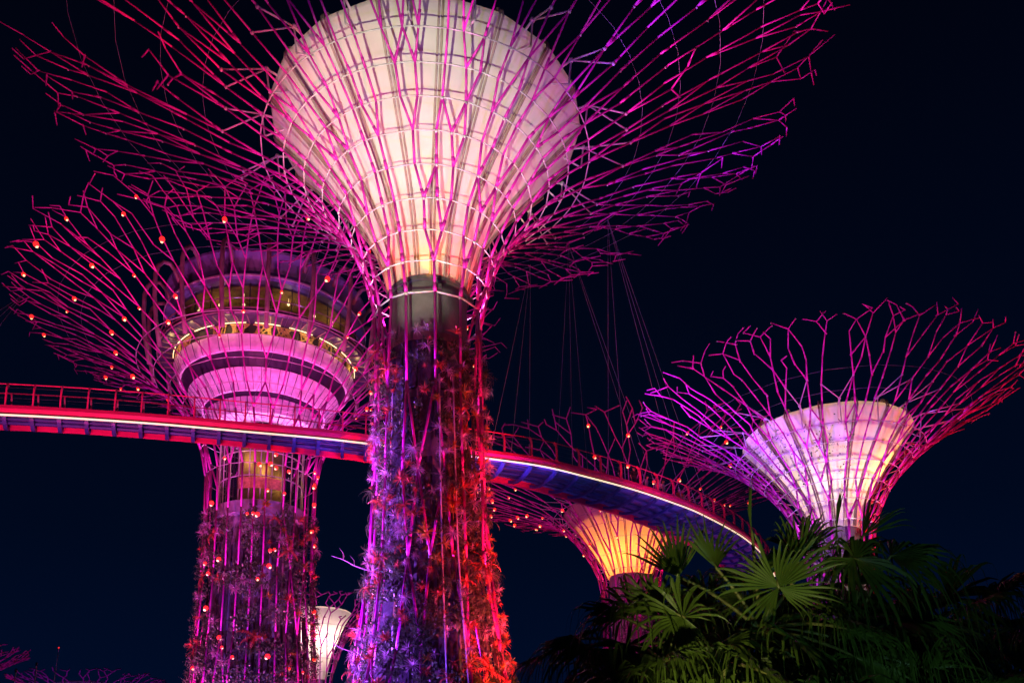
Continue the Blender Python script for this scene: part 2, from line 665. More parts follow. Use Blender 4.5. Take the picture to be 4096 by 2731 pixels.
b.lathe([(25.3, 2.07), (25.3, 2.16), (25.75, 2.16), (25.75, 2.07)], 40)
b.build('lower_collar', M['gutter'], T)
panels(T, lev[:7], 2.0, 18, rng, 25.2)
# downpipes
for th, dz in ((-.62, 0), (-.56, .0), (-.5, 1), (-2.35, 0), (-2.1, 2)):
    b = MB()
    th = facing(MAIN) + th + pi / 2 + .95
    pts = []
    for k in range(14):
        z = .2 + k * 1.75
        r = prof_at(lev, z) + .08
        pts.append((r * cos(th), r * sin(th), z))
    b.tube(pts, .045, 6)
    b.build('downpipe', M['galv'], T, True)
# shoulder floodlights inside the crown
for k in range(8):
    a = facing(MAIN) + 2 * pi * k / 8 + .2
    l0 = MAIN + Vector((2.65 * cos(a), 2.65 * sin(a), 28.2))
    l1 = MAIN + Vector((7.6 * cos(a), 7.6 * sin(a), 38.5))
    d = (a - facing(MAIN) + pi) % (2 * pi) - pi
    col, pw = ((1, .22, .60), 620) if abs(d) > .9 else ((1, .72, .50), 110)
    spot('shoulder_flood', l0, l1, pw, col, 95, .6, .12, T)
    fx = MB()
    c = Vector((2.65 * cos(a), 2.65 * sin(a), 28.0))
    fx.box(c, (.14, 0, 0), (0, .14, 0), (0, 0, .1))
    fx.build('floodlight', M['dark'], T)
point('funnel_lamp', MAIN + Vector((-.3, -1.0, 36.2)), 420, (1, .90, .55), 1.0, T)
point('funnel_lamp', MAIN + Vector((.5, .6, 30.4)), 260, (1, .06, .05), .3, T)
for k in range(5):
    a = facing(MAIN) + (k - 2) * .6
    spot('shoulder_flood', MAIN + Vector((2.5 * cos(a), 2.5 * sin(a), 28.3)), MAIN + Vector((2.9 * cos(a), 2.9 * sin(a), 32)), 800, ((1, .02, .03), (1, .03, .02), (1, .35, .02))[k % 3], 70, .8, .08, T)

# ---- observatory tower
rng = random.Random(23)
T2 = tag(empty('tree_tower', OBS), 'steel tree tower dotted with red lamps, carrying a round glazed observatory', 'tree tower', 'steel tree towers in the garden')
lev2 = [(0, 5.7), (5, 5.2), (10, 4.75), (15, 4.45), (20, 4.25), (24.5, 4.2), (28, 4.3), (30.2, 4.75), (32, 5.4), (33.6, 6.3), (35.0, 7.4),
        (36.2, 8.6), (37.3, 9.9), (38.3, 11.4), (39.2, 13.1), (39.9, 14.8), (40.5, 16.4), (40.9, 17.9)]
cnt2 = [24] * 7 + [24, 26, 29, 33, 38, 48, 60, 74, 88, 98, 96]


def zone_obs(j):
    if j <= 6:
        return dict(ps=.12, jit=.05, sj=0, zj=.0, stop=0)
    if j <= 12:
        return dict(ps=.28, jit=.12, sj=.0, zj=0, stop=0)
    if j <= 15:
        return dict(ps=.30, jit=.22, sj=.2, zj=.15, stop=.01)
    return dict(ps=.34, jit=.28, sj=.3, zj=.25, stop=.09)


TIPL[0] = 1.9
edges2, rings2 = lattice(lev2, cnt2, zone_obs, rng, 24)
build_branches(T2, edges2, lambda j: .062 if j < 6 else max(.036, .072 - .0032 * (j - 7)), M['steel'], False, rng)
hoops(T2, rings2, range(6, 13), .03, M['galv'])
cable_rings(T2, lev2, (14.5, 15.5), .008)
# shaft
b = MB()
b.lathe([(0, 3.2), (24.3, 3.0)], 40)
b.build('core', M['concrete'], T2, True)
panels(T2, lev2[:7], 3.0, 24, rng, 23.0)
b = MB()
b.lathe([(24.3, 3.0), (24.4, 3.5), (25.3, 3.6), (25.5, 3.2)], 48)
b.build('skirt', M['concrete'], T2)
b = MB()
b.lathe([(25.5, 3.15), (32.0, 3.2)], 48)
b.build('glass_drum', M['glass'], T2)
for k in range(24):
    a = 2 * pi * k / 24
    b = MB()
    b.tube([(3.22 * cos(a), 3.22 * sin(a), 25.5), (3.27 * cos(a), 3.27 * sin(a), 32.0)], .05, 4)
    b.build('mullion', M['galv'], T2)
for z in (27.4, 29.4, 31.6):
    b = MB()
    b.tube([(3.24 * cos(2 * pi * i / 48), 3.24 * sin(2 * pi * i / 48), z) for i in range(48)], .05, 4, closed=True)
    b.build('transom', M['galv'], T2)
b = MB()
b.lathe([(25.5, 1.9), (32, 1.9)], 24)
b.build('lift_shaft', M['bronzefr'], T2)
fc2 = facing(OBS)
for da, z in ((.05, 28.3), (.75, 27.6), (-.6, 29.2)):
    point('landing_lamp', OBS + Vector((2.5 * cos(fc2 + da), 2.5 * sin(fc2 + da), z)), 60, (1, .62, .18), .2, T2)
# gold balustrade of the landing
b = MB()
b.lathe([(26.3, 3.34), (27.2, 3.34)], 14, fc2 - .55, fc2 + .45)
b.build('balustrade', M['gold'], T2)
# stepped bowl: pale slabs between dark glazing
bowl = [('lower_soffit', [(31.9, 3.3), (32.2, 4.2), (33.3, 4.55)], 'white'),
        ('lower_glazing', [(33.3, 4.5), (33.65, 4.7)], 'slab'),
        ('middle_soffit', [(33.65, 4.85), (34.0, 5.1), (35.0, 5.95)], 'white'),
        ('upper_glazing', [(35.0, 5.85), (36.0, 6.5)], 'slab'),
        ('upper_soffit', [(36.0, 6.65), (36.2, 6.8), (37.05, 7.15)], 'white')]
for nme, pr, mm in bowl:
    b = MB()
    b.lathe([(pr[0][0], pr[0][1] - .35)] + pr + [(pr[-1][0], pr[-1][1] - .35)], 72)
    o = b.build(nme, M[mm], T2)
    if mm == 'white':
        for k in range(30):
            a = fc2 - 1.7 + 3.4 * k / 29
            s_ = MB()
            s_.tube([((r + .01) * cos(a), (r + .01) * sin(a), z) for z, r in pr], .025, 4)
            s_.build('panel_seam', M['slab'], o)
# gallery with pierced gold screens
b = MB()
b.lathe([(37.05, 6.9), (37.95, 6.9)], 72)
b.build('gallery_wall', M['dark'], T2)
for k in range(26):
    a = 2 * pi * k / 26
    if k % 9 == 8:
        continue
    b = MB()
    r = 7.02
    a0, a1 = a + .02, a + 2 * pi / 26 - .02
    rr_ = random.Random(k)
    # frame and round holes approximated by a net of bars
    for z in (37.12, 37.88):
        b.tube([(r * cos(a0 + (a1 - a0) * i / 4), r * sin(a0 + (a1 - a0) * i / 4), z) for i in range(5)], .05, 4)
    for i in range(9):
        t0, t1 = rr_.random(), rr_.random()
        b.tube([(r * cos(a0 + (a1 - a0) * t0), r * sin(a0 + (a1 - a0) * t0), 37.12), (r * cos(a0 + (a1 - a0) * t1), r * sin(a0 + (a1 - a0) * t1), 37.88)], .06, 4)
    b.build('gold_screen', M['gold'], T2)
for k in range(9):
    a = fc2 - 1.4 + 2.8 * k / 8
    b = MB()
    b.tube([(7.2 * cos(a + t), 7.2 * sin(a + t), 37.93) for t in (-.13, -.04, .04, .13)], .03, 4)
    b.build('strip_lamp', M['lamp'], T2)
# terrace deck
b = MB()
b.lathe([(38.0, 6.8), (38.02, 8.25), (38.1, 8.35), (38.5, 8.35), (38.52, 7.0)], 72)
o = b.build('terrace', M['slab'], T2)
for z, r in ((38.12, 8.42), (38.46, 8.42), (39.3, 8.3)):
    b = MB()
    b.tube([(r * cos(2 * pi * i / 72), r * sin(2 * pi * i / 72), z) for i in range(72)], .05, 5, closed=True)
    b.build('edge_rail', M['gutter'], o)
for k in range(60):
    a = 2 * pi * k / 60
    s_ = MB()
    s_.box((7.6 * cos(a), 7.6 * sin(a), 37.96), (.65 * cos(a), .65 * sin(a), 0), (-.03 * sin(a), .03 * cos(a), 0), (0, 0, .04))
    s_.build('joist', M['gutter'], o)
# glazed lounge
b = MB()
b.lathe([(38.52, 7.3), (41.1, 7.35)], 72)
b.build('lounge_glazing', M['glass'], T2)
for k in range(30):
    a = 2 * pi * k / 30
    b = MB()
    b.tube([(7.33 * cos(a), 7.33 * sin(a), 38.5), (7.38 * cos(a), 7.38 * sin(a), 41.1)], .05, 4)
    b.build('lounge_mullion', M['dark'], T2)
b = MB()
b.lathe([(38.53, 4.6), (41.0, 4.6)], 40)
b.lathe([(41.0, 1.0), (41.02, 7.2)], 40)
b.build('lounge_interior', M['bronzefr'], T2)
b = MB()
for da in (-1.0, -.62, -.3, -.02, .24, .6, .95):
    a = fc2 + da
    b = MB()
    b.ball((6.2 * cos(a), 6.2 * sin(a), 40.3 + .25 * sin(5 * da)), .12, n=8)
    b.tube([(6.2 * cos(a), 6.2 * sin(a), 40.35), (6.2 * cos(a), 6.2 * sin(a), 41.0)], .015, 4)
    b.build('pendant_lamp', M['lamp'], T2)
    if abs(da) in (.62, .24, .95):
        point('lounge_lamp', OBS + Vector((6.0 * cos(a), 6.0 * sin(a), 40.0)), 34, (1, .6, .2), .2, T2)
for k in range(7):
    a = fc2 - 1.2 + .4 * k
    point('added_screen_fill', OBS + Vector((7.7 * cos(a), 7.7 * sin(a), 37.45)), 26, (1, .62, .2), .15, T2)  # added fill outside the wall, replacing interior glow on the screens
# roof bowl
b = MB()
b.lathe([(41.1, 6.6), (41.12, 7.9), (41.3, 8.05), (41.5, 8.05), (42.2, 7.3), (42.25, 7.3), (43.4, 8.1), (43.6, 8.1), (43.9, 7.6), (44.2, 0.1)], 72)
b.build('roof', M['roofing'], T2)
b = MB()
b.lathe([(41.28, 8.07), (41.28, 8.13), (41.42, 8.13), (41.42, 8.06)], 72)
b.build('roof_trim', M['galv'], T2)
for k in range(18):      # big bent tubes rising past the decks and hooking over the roof
    a = 2 * pi * (k + .3) / 18
    b = MB()
    pts = [(8.9, 36.6), (9.3, 38.5), (9.55, 40.6), (9.6, 42.4), (9.45, 43.2), (9.05, 43.75), (8.5, 43.8), (8.1, 43.4), (7.7, 42.6)]
    b.tube([(r * cos(a), r * sin(a), z) for r, z in pts], .17, 8)
    b.build('bent_tube', M['gutter'], T2, True)
for k in range(10):
    a = fc2 + 2 * pi * k / 10
    l0 = OBS + Vector((3.75 * cos(a), 3.75 * sin(a), 29.0))
    l1 = OBS + Vector((6.6 * cos(a), 6.6 * sin(a), 37))
    spot('shoulder_flood', l0, l1, 420, (1, .26, .92), 95, .6, .12, T2)
for k in range(6):
    a = fc2 + (k - 2.5) * .55
    spot('terrace_flood', OBS + Vector((8.6 * cos(a), 8.6 * sin(a), 39.0)), OBS + Vector((7.5 * cos(a), 7.5 * sin(a), 43.5)), 55, (.42, .22, 1), 90, .6, .12, T2)
rl = random.Random(3)
cand = [q['p'] for j in range(11, len(rings2)) for q in rings2[j] if cos(q['th'] - fc2) > -.75]
rl.shuffle(cand)
pts = []
for p in cand:
    if all((p - q).length > 2.1 for q in pts):
        pts.append(p + Vector((0, 0, -.12)))
    if len(pts) >= 58:
        break
for k in range(46):
    a = fc2 + rl.uniform(-1.35, 1.35)
    z = rl.uniform(7.5, 31)
    r = prof_at(lev2, z) + .1
    pts.append(Vector((r * cos(a), r * sin(a), z)))
fairy(T2, pts, .16)

# ---- right tower
rng = random.Random(31)
T3 = tag(empty('tree_tower', RIGHT), 'steel tree tower behind the fan palms, violet branches turning red on one side', 'tree tower', 'steel tree towers in the garden')
lev3 = [(0, 2.6), (5, 2.2), (10, 1.95), (14, 1.9), (16.5, 2.0), (17.9, 2.25), (19.0, 2.7), (20.0, 3.25), (20.9, 3.95), (21.7, 4.75), (22.5, 5.6),
        (23.3, 6.6), (24.1, 7.7), (24.8, 8.8), (25.4, 9.9), (25.9, 10.9)]
cnt3 = [16] * 5 + [18, 22, 26, 31, 36, 42, 48, 55, 62, 66, 64]


def zone_small(j):
    if j <= 4:
        return dict(ps=.15, jit=.05, sj=0, zj=.0, stop=0)
    if j <= 10:
        return dict(ps=.24, jit=.10, sj=.0, zj=0, stop=0)
    if j <= 13:
        return dict(ps=.3, jit=.24, sj=.18, zj=.08, stop=.03)
    return dict(ps=.36, jit=.32, sj=.28, zj=.15, stop=.08)


TIPL[0] = 1.1
edges3, rings3 = lattice(lev3, cnt3, zone_small, rng, 16)
build_branches(T3, edges3, lambda j: .075 if j < 6 else max(.032, .054 - .0022 * (j - 6)), M['steel'], True, rng)
hoops(T3, rings3, range(5, 11), .025, M['galv'])
mem3 = [(17.7, 1.42), (18.8, 1.72), (19.8, 2.15), (20.8, 2.75), (21.8, 3.45), (22.8, 4.25), (23.7, 4.98)]
membrane(T3, mem3, 16, M['cloth'], gr=.055)
struts(T3, mem3[-1], 16, rings3[12], M['galv'], .032)
cable_rings(T3, lev3, (11.5, 12.5), .006)
b = MB()
b.lathe([(0, 1.6), (14, 1.4), (17.7, 1.4)], 32)
b.build('core', M['concrete'], T3, True)
panels(T3, lev3[:6], 1.4, 14, rng, 15.5)
for k in range(8):
    a = facing(RIGHT) + 2 * pi * (k + .5) / 8
    l0 = RIGHT + Vector((1.72 * cos(a), 1.72 * sin(a), 17.2))
    l1 = RIGHT + Vector((4.6 * cos(a), 4.6 * sin(a), 23.2))
    side = sin(a - facing(RIGHT))          # + = towards the right of the picture
    if side > .5:
        col, pw = (1, .03, .02), 800
    elif side < -.3:
        col, pw = (.85, .30, 1), 160
    else:
        col, pw = (1, .70, .66), 160
    spot('shoulder_flood', l0, l1, pw, col, 95, .6, .1, T3)
point('funnel_lamp', RIGHT + Vector((0, -.4, 21.3)), 480, (1, .90, .60), .4, T3)
point('funnel_lamp', RIGHT + Vector((2.0, -.6, 21.8)), 620, (1, .50, .04), .3, T3)

# ---- amber tower under the bridge
rng = random.Random(37)
T4 = tag(empty('tree_tower', ORANGE), 'steel tree tower with glowing amber funnel, seen under the curved bridge', 'tree tower', 'steel tree towers in the garden')
lev4 = [(0, 4.0), (7, 3.3), (14, 2.9), (19, 2.75), (22.0, 2.8), (23.8, 3.1), (25.2, 3.7), (26.5, 4.45), (27.7, 5.3), (28.7, 6.2), (29.6, 7.2), (30.4, 8.4),
        (31.1, 10.0), (31.8, 11.7), (32.4, 13.4), (32.9, 15.0), (33.3, 16.5)]
cnt4 = [18] * 5 + [19, 22, 26, 31, 37, 44, 52, 58, 64, 68, 70, 66]
TIPL[0] = 1.7
edges4, rings4 = lattice(lev4, cnt4, zone_small, rng, 18)
build_branches(T4, edges4, lambda j: .075 if j < 10 else .05, M['steel'], False, rng)
hoops(T4, rings4, range(5, 11), .028, M['galv'])
mem4 = [(23.6, 2.1), (24.8, 2.65), (26, 3.3), (27.2, 4.05), (28.3, 4.75), (29.2, 5.5), (29.92, 6.05)]
membrane(T4, mem4, 18, M['amber'], frame=False, gr=.05)
struts(T4, mem4[-1], 18, rings4[11], M['galv'], .035)
b = MB()
b.lathe([(28.55, .2), (28.6, 4.85)], 54)
b.build('added_light_baffle', M['slab'], T4)  # added disc that keeps the funnel lamp off the upper cloth band
b = MB()
b.lathe([(0, 2.2), (23.6, 2.0)], 32)
b.build('core', M['concrete'], T4, True)
point('funnel_lamp', ORANGE + Vector((-.5, -.7, 26.4)), 1700, (1, .30, .02), .4, T4)
point('funnel_lamp', ORANGE + Vector((0, 0, 24.6)), 500, (1, .12, .02), .3, T4)
for k in range(6):
    a = facing(ORANGE) + 2 * pi * (k + .2) / 6
    l0 = ORANGE + Vector((2.4 * cos(a), 2.4 * sin(a), 22.8))
    l1 = ORANGE + Vector((8 * cos(a), 8 * sin(a), 30.5))
    spot('shoulder_flood', l0, l1, 330, (1, .05, .22), 90, .6, .1, T4)
cand = [q['p'] for j in range(7, 16) for q in rings4[j]]
rl.shuffle(cand)
pts = []
for p in cand:
    if all((p - q).length > 2.0 for q in pts):
        pts.append(p + Vector((0, 0, -.1)))
    if len(pts) >= 72:
        break
fairy(T4, pts, .15)


# ---- the distant ones
def far_tower(loc, label, lv, ct, mem, seed, lamp=0):
    rg = random.Random(seed)
    t = tag(empty('tree_tower', loc), label, 'tree tower', 'steel tree towers in the garden')
    TIPL[0] = 1.4
    ed, rn = lattice(lv, ct, zone_small, rg, ct[0])
    build_branches(t, ed, lambda j: .10, M['steel'], False, rg)
    hoops(t, rn, range(5, 10), .05, M['galv'])
    b = MB()
    b.lathe([(0, lv[0][1] * .6), (mem[0][0], mem[0][1])], 24)
    b.build('core', M['concrete'], t, True)
    membrane(t, mem, 14, M['cloth'], frame=False, gutter=False)
    if lamp:
        point('funnel_lamp', loc + Vector((0, -.4, mem[-1][0] - 4)), lamp, (1, .72, .60), .4, t)
    return t


def mini(H, Rm, Rc):
    lv = [(0, 3.2), (H * .25, 2.6), (H * .45, 2.3), (H * .56, 2.2), (H * .63, 2.3), (H * .69, 2.7), (H * .75, 3.4), (H * .80, 4.1), (H * .85, 4.9), (H * .895, 5.7)]
    for k in range(1, 7):
        t = k / 6
        lv.append((H * (.895 + .105 * t ** .9), 5.7 + (Rc - 5.7) * t))
    ct = [14] * 5 + [15, 18, 21, 24, 27, 30, 33, 36, 38, 38, 36]
    mem = [(H * .66, 1.5), (H * .72, 1.9), (H * .79, 2.6), (H * .86, 3.6), (H * .92, 4.6), (H * .965, Rm)]
    return lv, ct, mem


lv, ct, mem = mini(37.9, 5.6, 10.5)
far_tower(SMALL, 'small distant white-funnelled tree tower seen in the gap between two planted trunks', lv, ct, mem, 41, 3400)
lv, ct, mem = mini(26.0, 5.0, 11.5)
far_tower(Vector((-74, 150, 0)), 'distant low violet tree tower whose crown just tops the bottom edge', lv, ct, mem, 43)
lv, ct, mem = mini(31.5, 5.0, 11.0)
far_tower(Vector((-97.5, 150, 0)), 'distant dim pink tree tower at the lower left edge', lv, ct, mem, 47)

# ------------------------------------------------------------------ skyway footbridge
NEAR = [(-62, 41.0), (-50, 39.6), (-38, 39.5), (-31, 40.0), (-25.7, 40.8), (-22, 41.5), (-18.2, 42.4), (-14.4, 43.5), (-10.3, 44.7), (-7.8, 45.6), (-1.3, 48.1), (2.1, 49.6),
        (4.9, 51.5), (8.2, 54.0), (11.2, 56.7), (13.8, 59.4), (18.1, 65.0), (21.5, 71.0), (24, 77)]
FAR = [(-62, 42.4), (-50, 41.0), (-38, 40.9), (-31.6, 41.3), (-26.2, 42.1), (-22.5, 42.8), (-18.7, 43.8), (-14.9, 45.0), (-10.8, 46.6), (-8.2, 47.7), (-2.4, 50.6), (0.6, 52.3),
       (3.0, 54.2), (6.0, 56.8), (8.8, 59.6), (11.2, 62.4), (15.2, 67.6), (18.4, 73.2), (20.8, 79)]


def spline(pts, n=8):
    o = []
    for i in range(len(pts) - 1):
        p0, p1, p2, p3 = (Vector(pts[max(0, min(len(pts) - 1, k))]) for k in (i - 1, i, i + 1, i + 2))
        for j in range(n):
            t = j / n
            o.append(.5 * ((2 * p1) + (-p0 + p2) * t + (2 * p0 - 5 * p1 + 4 * p2 - p3) * t * t + (-p0 + 3 * p1 - 3 * p2 + p3) * t ** 3))
    o.append(Vector(pts[-1]))
    return o


NS, FS = spline(NEAR), spline(FAR)
LEN = [0]
for a, b_ in zip(NS, NS[1:]):
    LEN.append(LEN[-1] + (b_ - a).length)


def along(d):
    d = max(0, min(LEN[-1] - 1e-4, d))
    for i in range(len(LEN) - 1):
        if LEN[i] <= d <= LEN[i + 1]:
            t = (d - LEN[i]) / (LEN[i + 1] - LEN[i])
            return NS[i].lerp(NS[i + 1], t), FS[i].lerp(FS[i + 1], t)


B = tag(empty('footbridge', (0, 46, 0)), 'curved red footbridge high above the garden with a bright light strip along its edge', 'footbridge')
BO = Vector((0, -46, 0))


def bp(p, z):
    return Vector((p.x, p.y, z)) + BO


def sweep(path, inn, prof):
    """closed section swept along a path; prof = (offset towards inn, z)"""
    mb = MB()
    vs, k = [], len(prof)
    for p, q in zip(path, inn):
        u = (q - p).normalized()
        for o_, z in prof:
            vs.append(bp(p + u * o_, z))
    fs = []
    for i in range(len(path) - 1):
        for j in range(k):
            j2 = (j + 1) % k
            fs.append((i * k + j, i * k + j2, (i + 1) * k + j2, (i + 1) * k + j))
    fs += [tuple(range(k)), tuple((len(path) - 1) * k + j for j in reversed(range(k)))]
    mb.add(vs, fs)
    return mb


fas = [(-.10, 22.16), (-.16, 22.30), (-.12, 22.50), (0, 22.56), (.12, 22.50), (.12, 22.16)]
sweep(NS, FS, fas).build('edge_beam', M['redpaint'], B)
sweep(FS, NS, [(-.12, 21.80), (-.16, 22.0), (-.12, 22.44), (.1, 22.44), (.1, 21.80)]).build('edge_beam', M['redpaint'], B)
sweep(NS, FS, [(.02, 22.02), (.02, 22.10), (.13, 22.10), (.13, 22.02)]).build('gutter_channel', M['dark'], B)
s0 = MB()
s0.tube([bp(p, 22.0) for p in NS], .05, 6)
s0.build('light_strip', M['strip'], B, True)
vs, fs = [], []
d_ = MB()
for p, q in zip(NS, FS):
    u = (q - p).normalized()
    vs += [bp(p + u * .16, 22.16), bp(q - u * .13, 22.16), bp(q - u * .13, 22.27), bp(p + u * .16, 22.27)]
for i in range(len(NS) - 1):
    for j in range(4):
        fs.append((i * 4 + j, i * 4 + (j + 1) % 4, i * 4 + 4 + (j + 1) % 4, i * 4 + 4 + j))
d_.add(vs, fs)
d_.build('deck', M['deckpan'], B)
# longitudinal pipes under the deck
for t, z, r in ((.3, 21.98, .07), (.52, 21.9, .11), (.74, 21.98, .07)):
    mb = MB()
    mb.tube([bp(p.lerp(q, t), z) for p, q in zip(NS, FS)], r, 6)
    mb.build('girder', M['bluelit'], B, True)
d = .3
while d < LEN[-1] - .3:
    d += 1.3 if along(d)[0].x < -3 else 1.78
    p, q = along(d)
    u = (q - p).normalized()
    t = Vector((-u.y, u.x))
    px = p.x
    if -33 < px < 23:
        # bowed cross rib under the deck
        mb = MB()
        pts = [bp(p.lerp(q, s), 22.02 - .42 * sin(pi * min(1, s * 1.0)) ** .7) for s in (.03, .1, .25, .45, .65, .82, .97)]
        mb.tube(pts, .13, 4)
        mb.build('cross_rib', M['bluelit'], B)
    for side, (a, inn, zb) in enumerate(((p, u, 22.5), (q, -u, 22.42))):
        if side == 0 and not (-33 < px < 23):
            continue
        if side == 1 and not (-33 < px < 2):
            continue
        mb = MB()
        pts = [bp(a - inn * .02, zb - .1), bp(a - inn * .06, zb + .7), bp(a - inn * .03, zb + .98), bp(a + inn * .10, zb + 1.2), bp(a + inn * .20, zb + 1.3)]
        for c0, c1 in zip(pts, pts[1:]):
            w_ = (c1 - c0)
            mid = (c0 + c1) / 2
            tv = Vector((t.x, t.y, 0))
            mb.box(mid, tv * .035, (w_ * .52), w_.normalized().cross(tv) * .075)
        mb.build('rail_post', M['redpaint'], B)
for path, other, zb in ((NS, FS, 22.5), (FS, NS, 22.42)):
    for off, z, r in ((.22, 1.32, .035), (-.04, .42, .008), (-.05, .7, .008), (-.02, 1.0, .008)):
        mb = MB()
        mb.tube([bp(p + (q - p).normalized() * off, zb + z) for p, q in zip(path, other)], r, 5)
        mb.build('handrail' if z > 1.1 else 'rail_wire', M['redpaint'] if z > 1.1 else M['dark'], B, True)
# hangers from the crowns
ANCH = [(Vector((1.9, 52.2, 37.6)), (-1.0, .2, 1.3)), (Vector((4.6, 53.0, 39.6)), (3.0, 4.0, 5.0)),
        (Vector((7.2, 51.6, 40.4)), (6.4, 7.6)), (Vector((4.6, 53.0, 39.6)), (9.2, 10.0)), (Vector((7.2, 51.6, 40.4)), (12.0, 13.2, 14.6)),
        (Vector((-12.0, 51.0, 38.8)), (-12.5, -14.2)), (Vector((-36.0, 58.5, 40.6)), (-30, -32, -28.5))]


def bx(x):
    lo, hi = 0, LEN[-1]
    for _ in range(40):
        m_ = (lo + hi) / 2
        if along(m_)[0].x < x:
            lo = m_
        else:
            hi = m_
    return along(lo)[0]


for a, xs in ANCH:
    for x in xs:
        p = bx(x)
        mb = MB()
        e0 = bp(p, 22.5)
        mb.tube([a + BO, e0], .010, 4)
        u = ((a + BO) - e0).normalized()
        mb.tube([e0, e0 + u * .9], .03, 5)
        mb.build('hanger_cable', M['wire'], B)


# ------------------------------------------------------------------ people on the bridge
def person(loc, rz, h, shirt, trousers, label, armup=False, lean=0.0, hairlong=False):
    k = h / 1.72
    me = bpy.data.meshes.new('person')
    V = dict(pel=(0, 0, .95), wai=(0, 0, 1.08), che=(0, -.01, 1.30), nek=(0, 0, 1.46), hd0=(0, -.01, 1.54), hd1=(0, -.02, 1.64), hd2=(0, -.01, 1.71))
    for s, n in ((-1, 'l'), (1, 'r')):
        V['hip' + n] = (.09 * s, 0, .90)
        V['kne' + n] = (.10 * s, -.03 * (1 if s > 0 else -1), .50)
        V['ank' + n] = (.10 * s, .02 * s, .09)
        V['toe' + n] = (.11 * s, -.14 + .02 * s, .035)
        V['sho' + n] = (.18 * s, 0, 1.40)
        if armup and s > 0:
            V['elb' + n] = (.24 * s, -.18, 1.20)
            V['wri' + n] = (.14 * s, -.38, 1.34)
            V['han' + n] = (.10 * s, -.44, 1.40)
        else:
            V['elb' + n] = (.25 * s, .02, 1.14)
            V['wri' + n] = (.25 * s, -.10, .92)
            V['han' + n] = (.24 * s, -.13, .83)
    rad = dict(pel=.145, wai=.125, che=.15, nek=.055, hd0=.075, hd1=.095, hd2=.06, hip=.09, kne=.062, ank=.042, toe=.035, sho=.065, elb=.045, wri=.032, han=.036)
    keys = list(V)
    E_ = [('pel', 'wai'), ('wai', 'che'), ('che', 'nek'), ('nek', 'hd0'), ('hd0', 'hd1'), ('hd1', 'hd2')]
    for n in 'lr':
        E_ += [('pel', 'hip' + n), ('hip' + n, 'kne' + n), ('kne' + n, 'ank' + n), ('ank' + n, 'toe' + n), ('che', 'sho' + n), ('sho' + n, 'elb' + n), ('elb' + n, 'wri' + n), ('wri' + n, 'han' + n)]
    me.from_pydata([Vector(V[q]) * k + Vector((0, -lean * max(0, V[q][2] - .9), 0)) for q in keys], [(keys.index(a), keys.index(c)) for a, c in E_], [])
    tmp = bpy.data.objects.new('person_tmp', me)
    C.objects.link(tmp)
    tmp.modifiers.new('skin', 'SKIN')
    for i, q in enumerate(keys):
        sv = me.skin_vertices[0].data[i]
        r = rad[q[:3]] * k
        sv.radius = (r * (1.15 if q in ('pel', 'che', 'wai') else 1), r * (.8 if q in ('che', 'wai') else 1))
        sv.use_root = q == 'pel'
    ss = tmp.modifiers.new('sub', 'SUBSURF')
    ss.levels = ss.render_levels = 2
    bpy.context.view_layer.update()
    dg = bpy.context.evaluated_depsgraph_get()
    ev = bpy.data.meshes.new_from_object(tmp.evaluated_get(dg))
    bpy.data.objects.remove(tmp)
    ev.materials.clear()
    sm = mat('shirt_cloth', shirt, .8, .1, 10)
    tm = mat('trouser_cloth', trousers, .8, .1, 10)
    for q in (M['skin'], sm, tm, M['hair']):
        ev.materials.append(q)
    for f in ev.polygons:
        z = f.center.z / k
        x = abs(f.center.x) / k
        if z < .07:
            f.material_index = 3
        elif z < .98 and x < .205:
            f.material_index = 2
        elif z < 1.47 and (x < .21 or z > 1.2) and not (armup and f.center.y < -.2 * k):
            f.material_index = 1
        else:
            f.material_index = 0
        f.use_smooth = True
    o = bpy.data.objects.new('person', ev)
    o.location = loc
    o.rotation_euler = (0, 0, rz)
    C.objects.link(o)
    tag(o, label, 'person', 'people standing on the bridge')
    b = MB()
    hc = Vector((0, -.012 - lean * .76, 1.655)) * k
    b.ball(hc + Vector((0, .022, .03)) * k, .108 * k, 0, 10, (.95, 1.0, 1.0))
    if hairlong:
        b.ball(hc + Vector((0, .07, -.09)) * k, .095 * k, 0, 8, (1, .6, 1.5))
    b.build('hair', M['hair'], o, True)
    # face: eyes, nose and mouth
    b = MB()
    for s in (-1, 1):
        b.ball(hc + Vector((.032 * s, -.092, -.005)) * k, .011 * k, 0, 6)
    b.tube([hc + Vector((-.022, -.095, -.065)) * k, hc + Vector((.022, -.095, -.065)) * k], .006 * k, 4)
    b.build('face', M['hair'], o)
    b = MB()
    b.tube([hc + Vector((0, -.09, .0)) * k, hc + Vector((0, -.115, -.03)) * k], [.008 * k, .015 * k], 5)
    for s in (-1, 1):
        b.ball(hc + Vector((.094 * s, .0, -.015)) * k, .022 * k, 0, 6, (.5, 1, 1.4))
    b.build('nose_and_ears', M['skin'], o)
    # five separate fingers per hand
    b = MB()
    for s, n in ((-1, 'l'), (1, 'r')):
        w0, h0 = Vector(V['wri' + n]), Vector(V['han' + n])
        u = (h0 - w0).normalized()
        sd = Vector((0, 1, 0)) - u * u.y
        sd = sd.normalized()
        for i, (off, L_) in enumerate(((-.026, .062), (-.009, .075), (.009, .07), (.026, .055))):
            st = h0 + u * .012 + sd * off
            b.tube([st * k, (st + u * L_ * .55) * k, (st + u * L_ + Vector((-.012 * s, 0, 0))) * k], [.009 * k, .008 * k, .006 * k], 5)
        st = h0 - u * .01 - sd * .03
        b.tube([st * k, (st - sd * .03 + u * .03) * k, (st - sd * .035 + u * .055) * k], [.010 * k, .009 * k, .007 * k], 5)
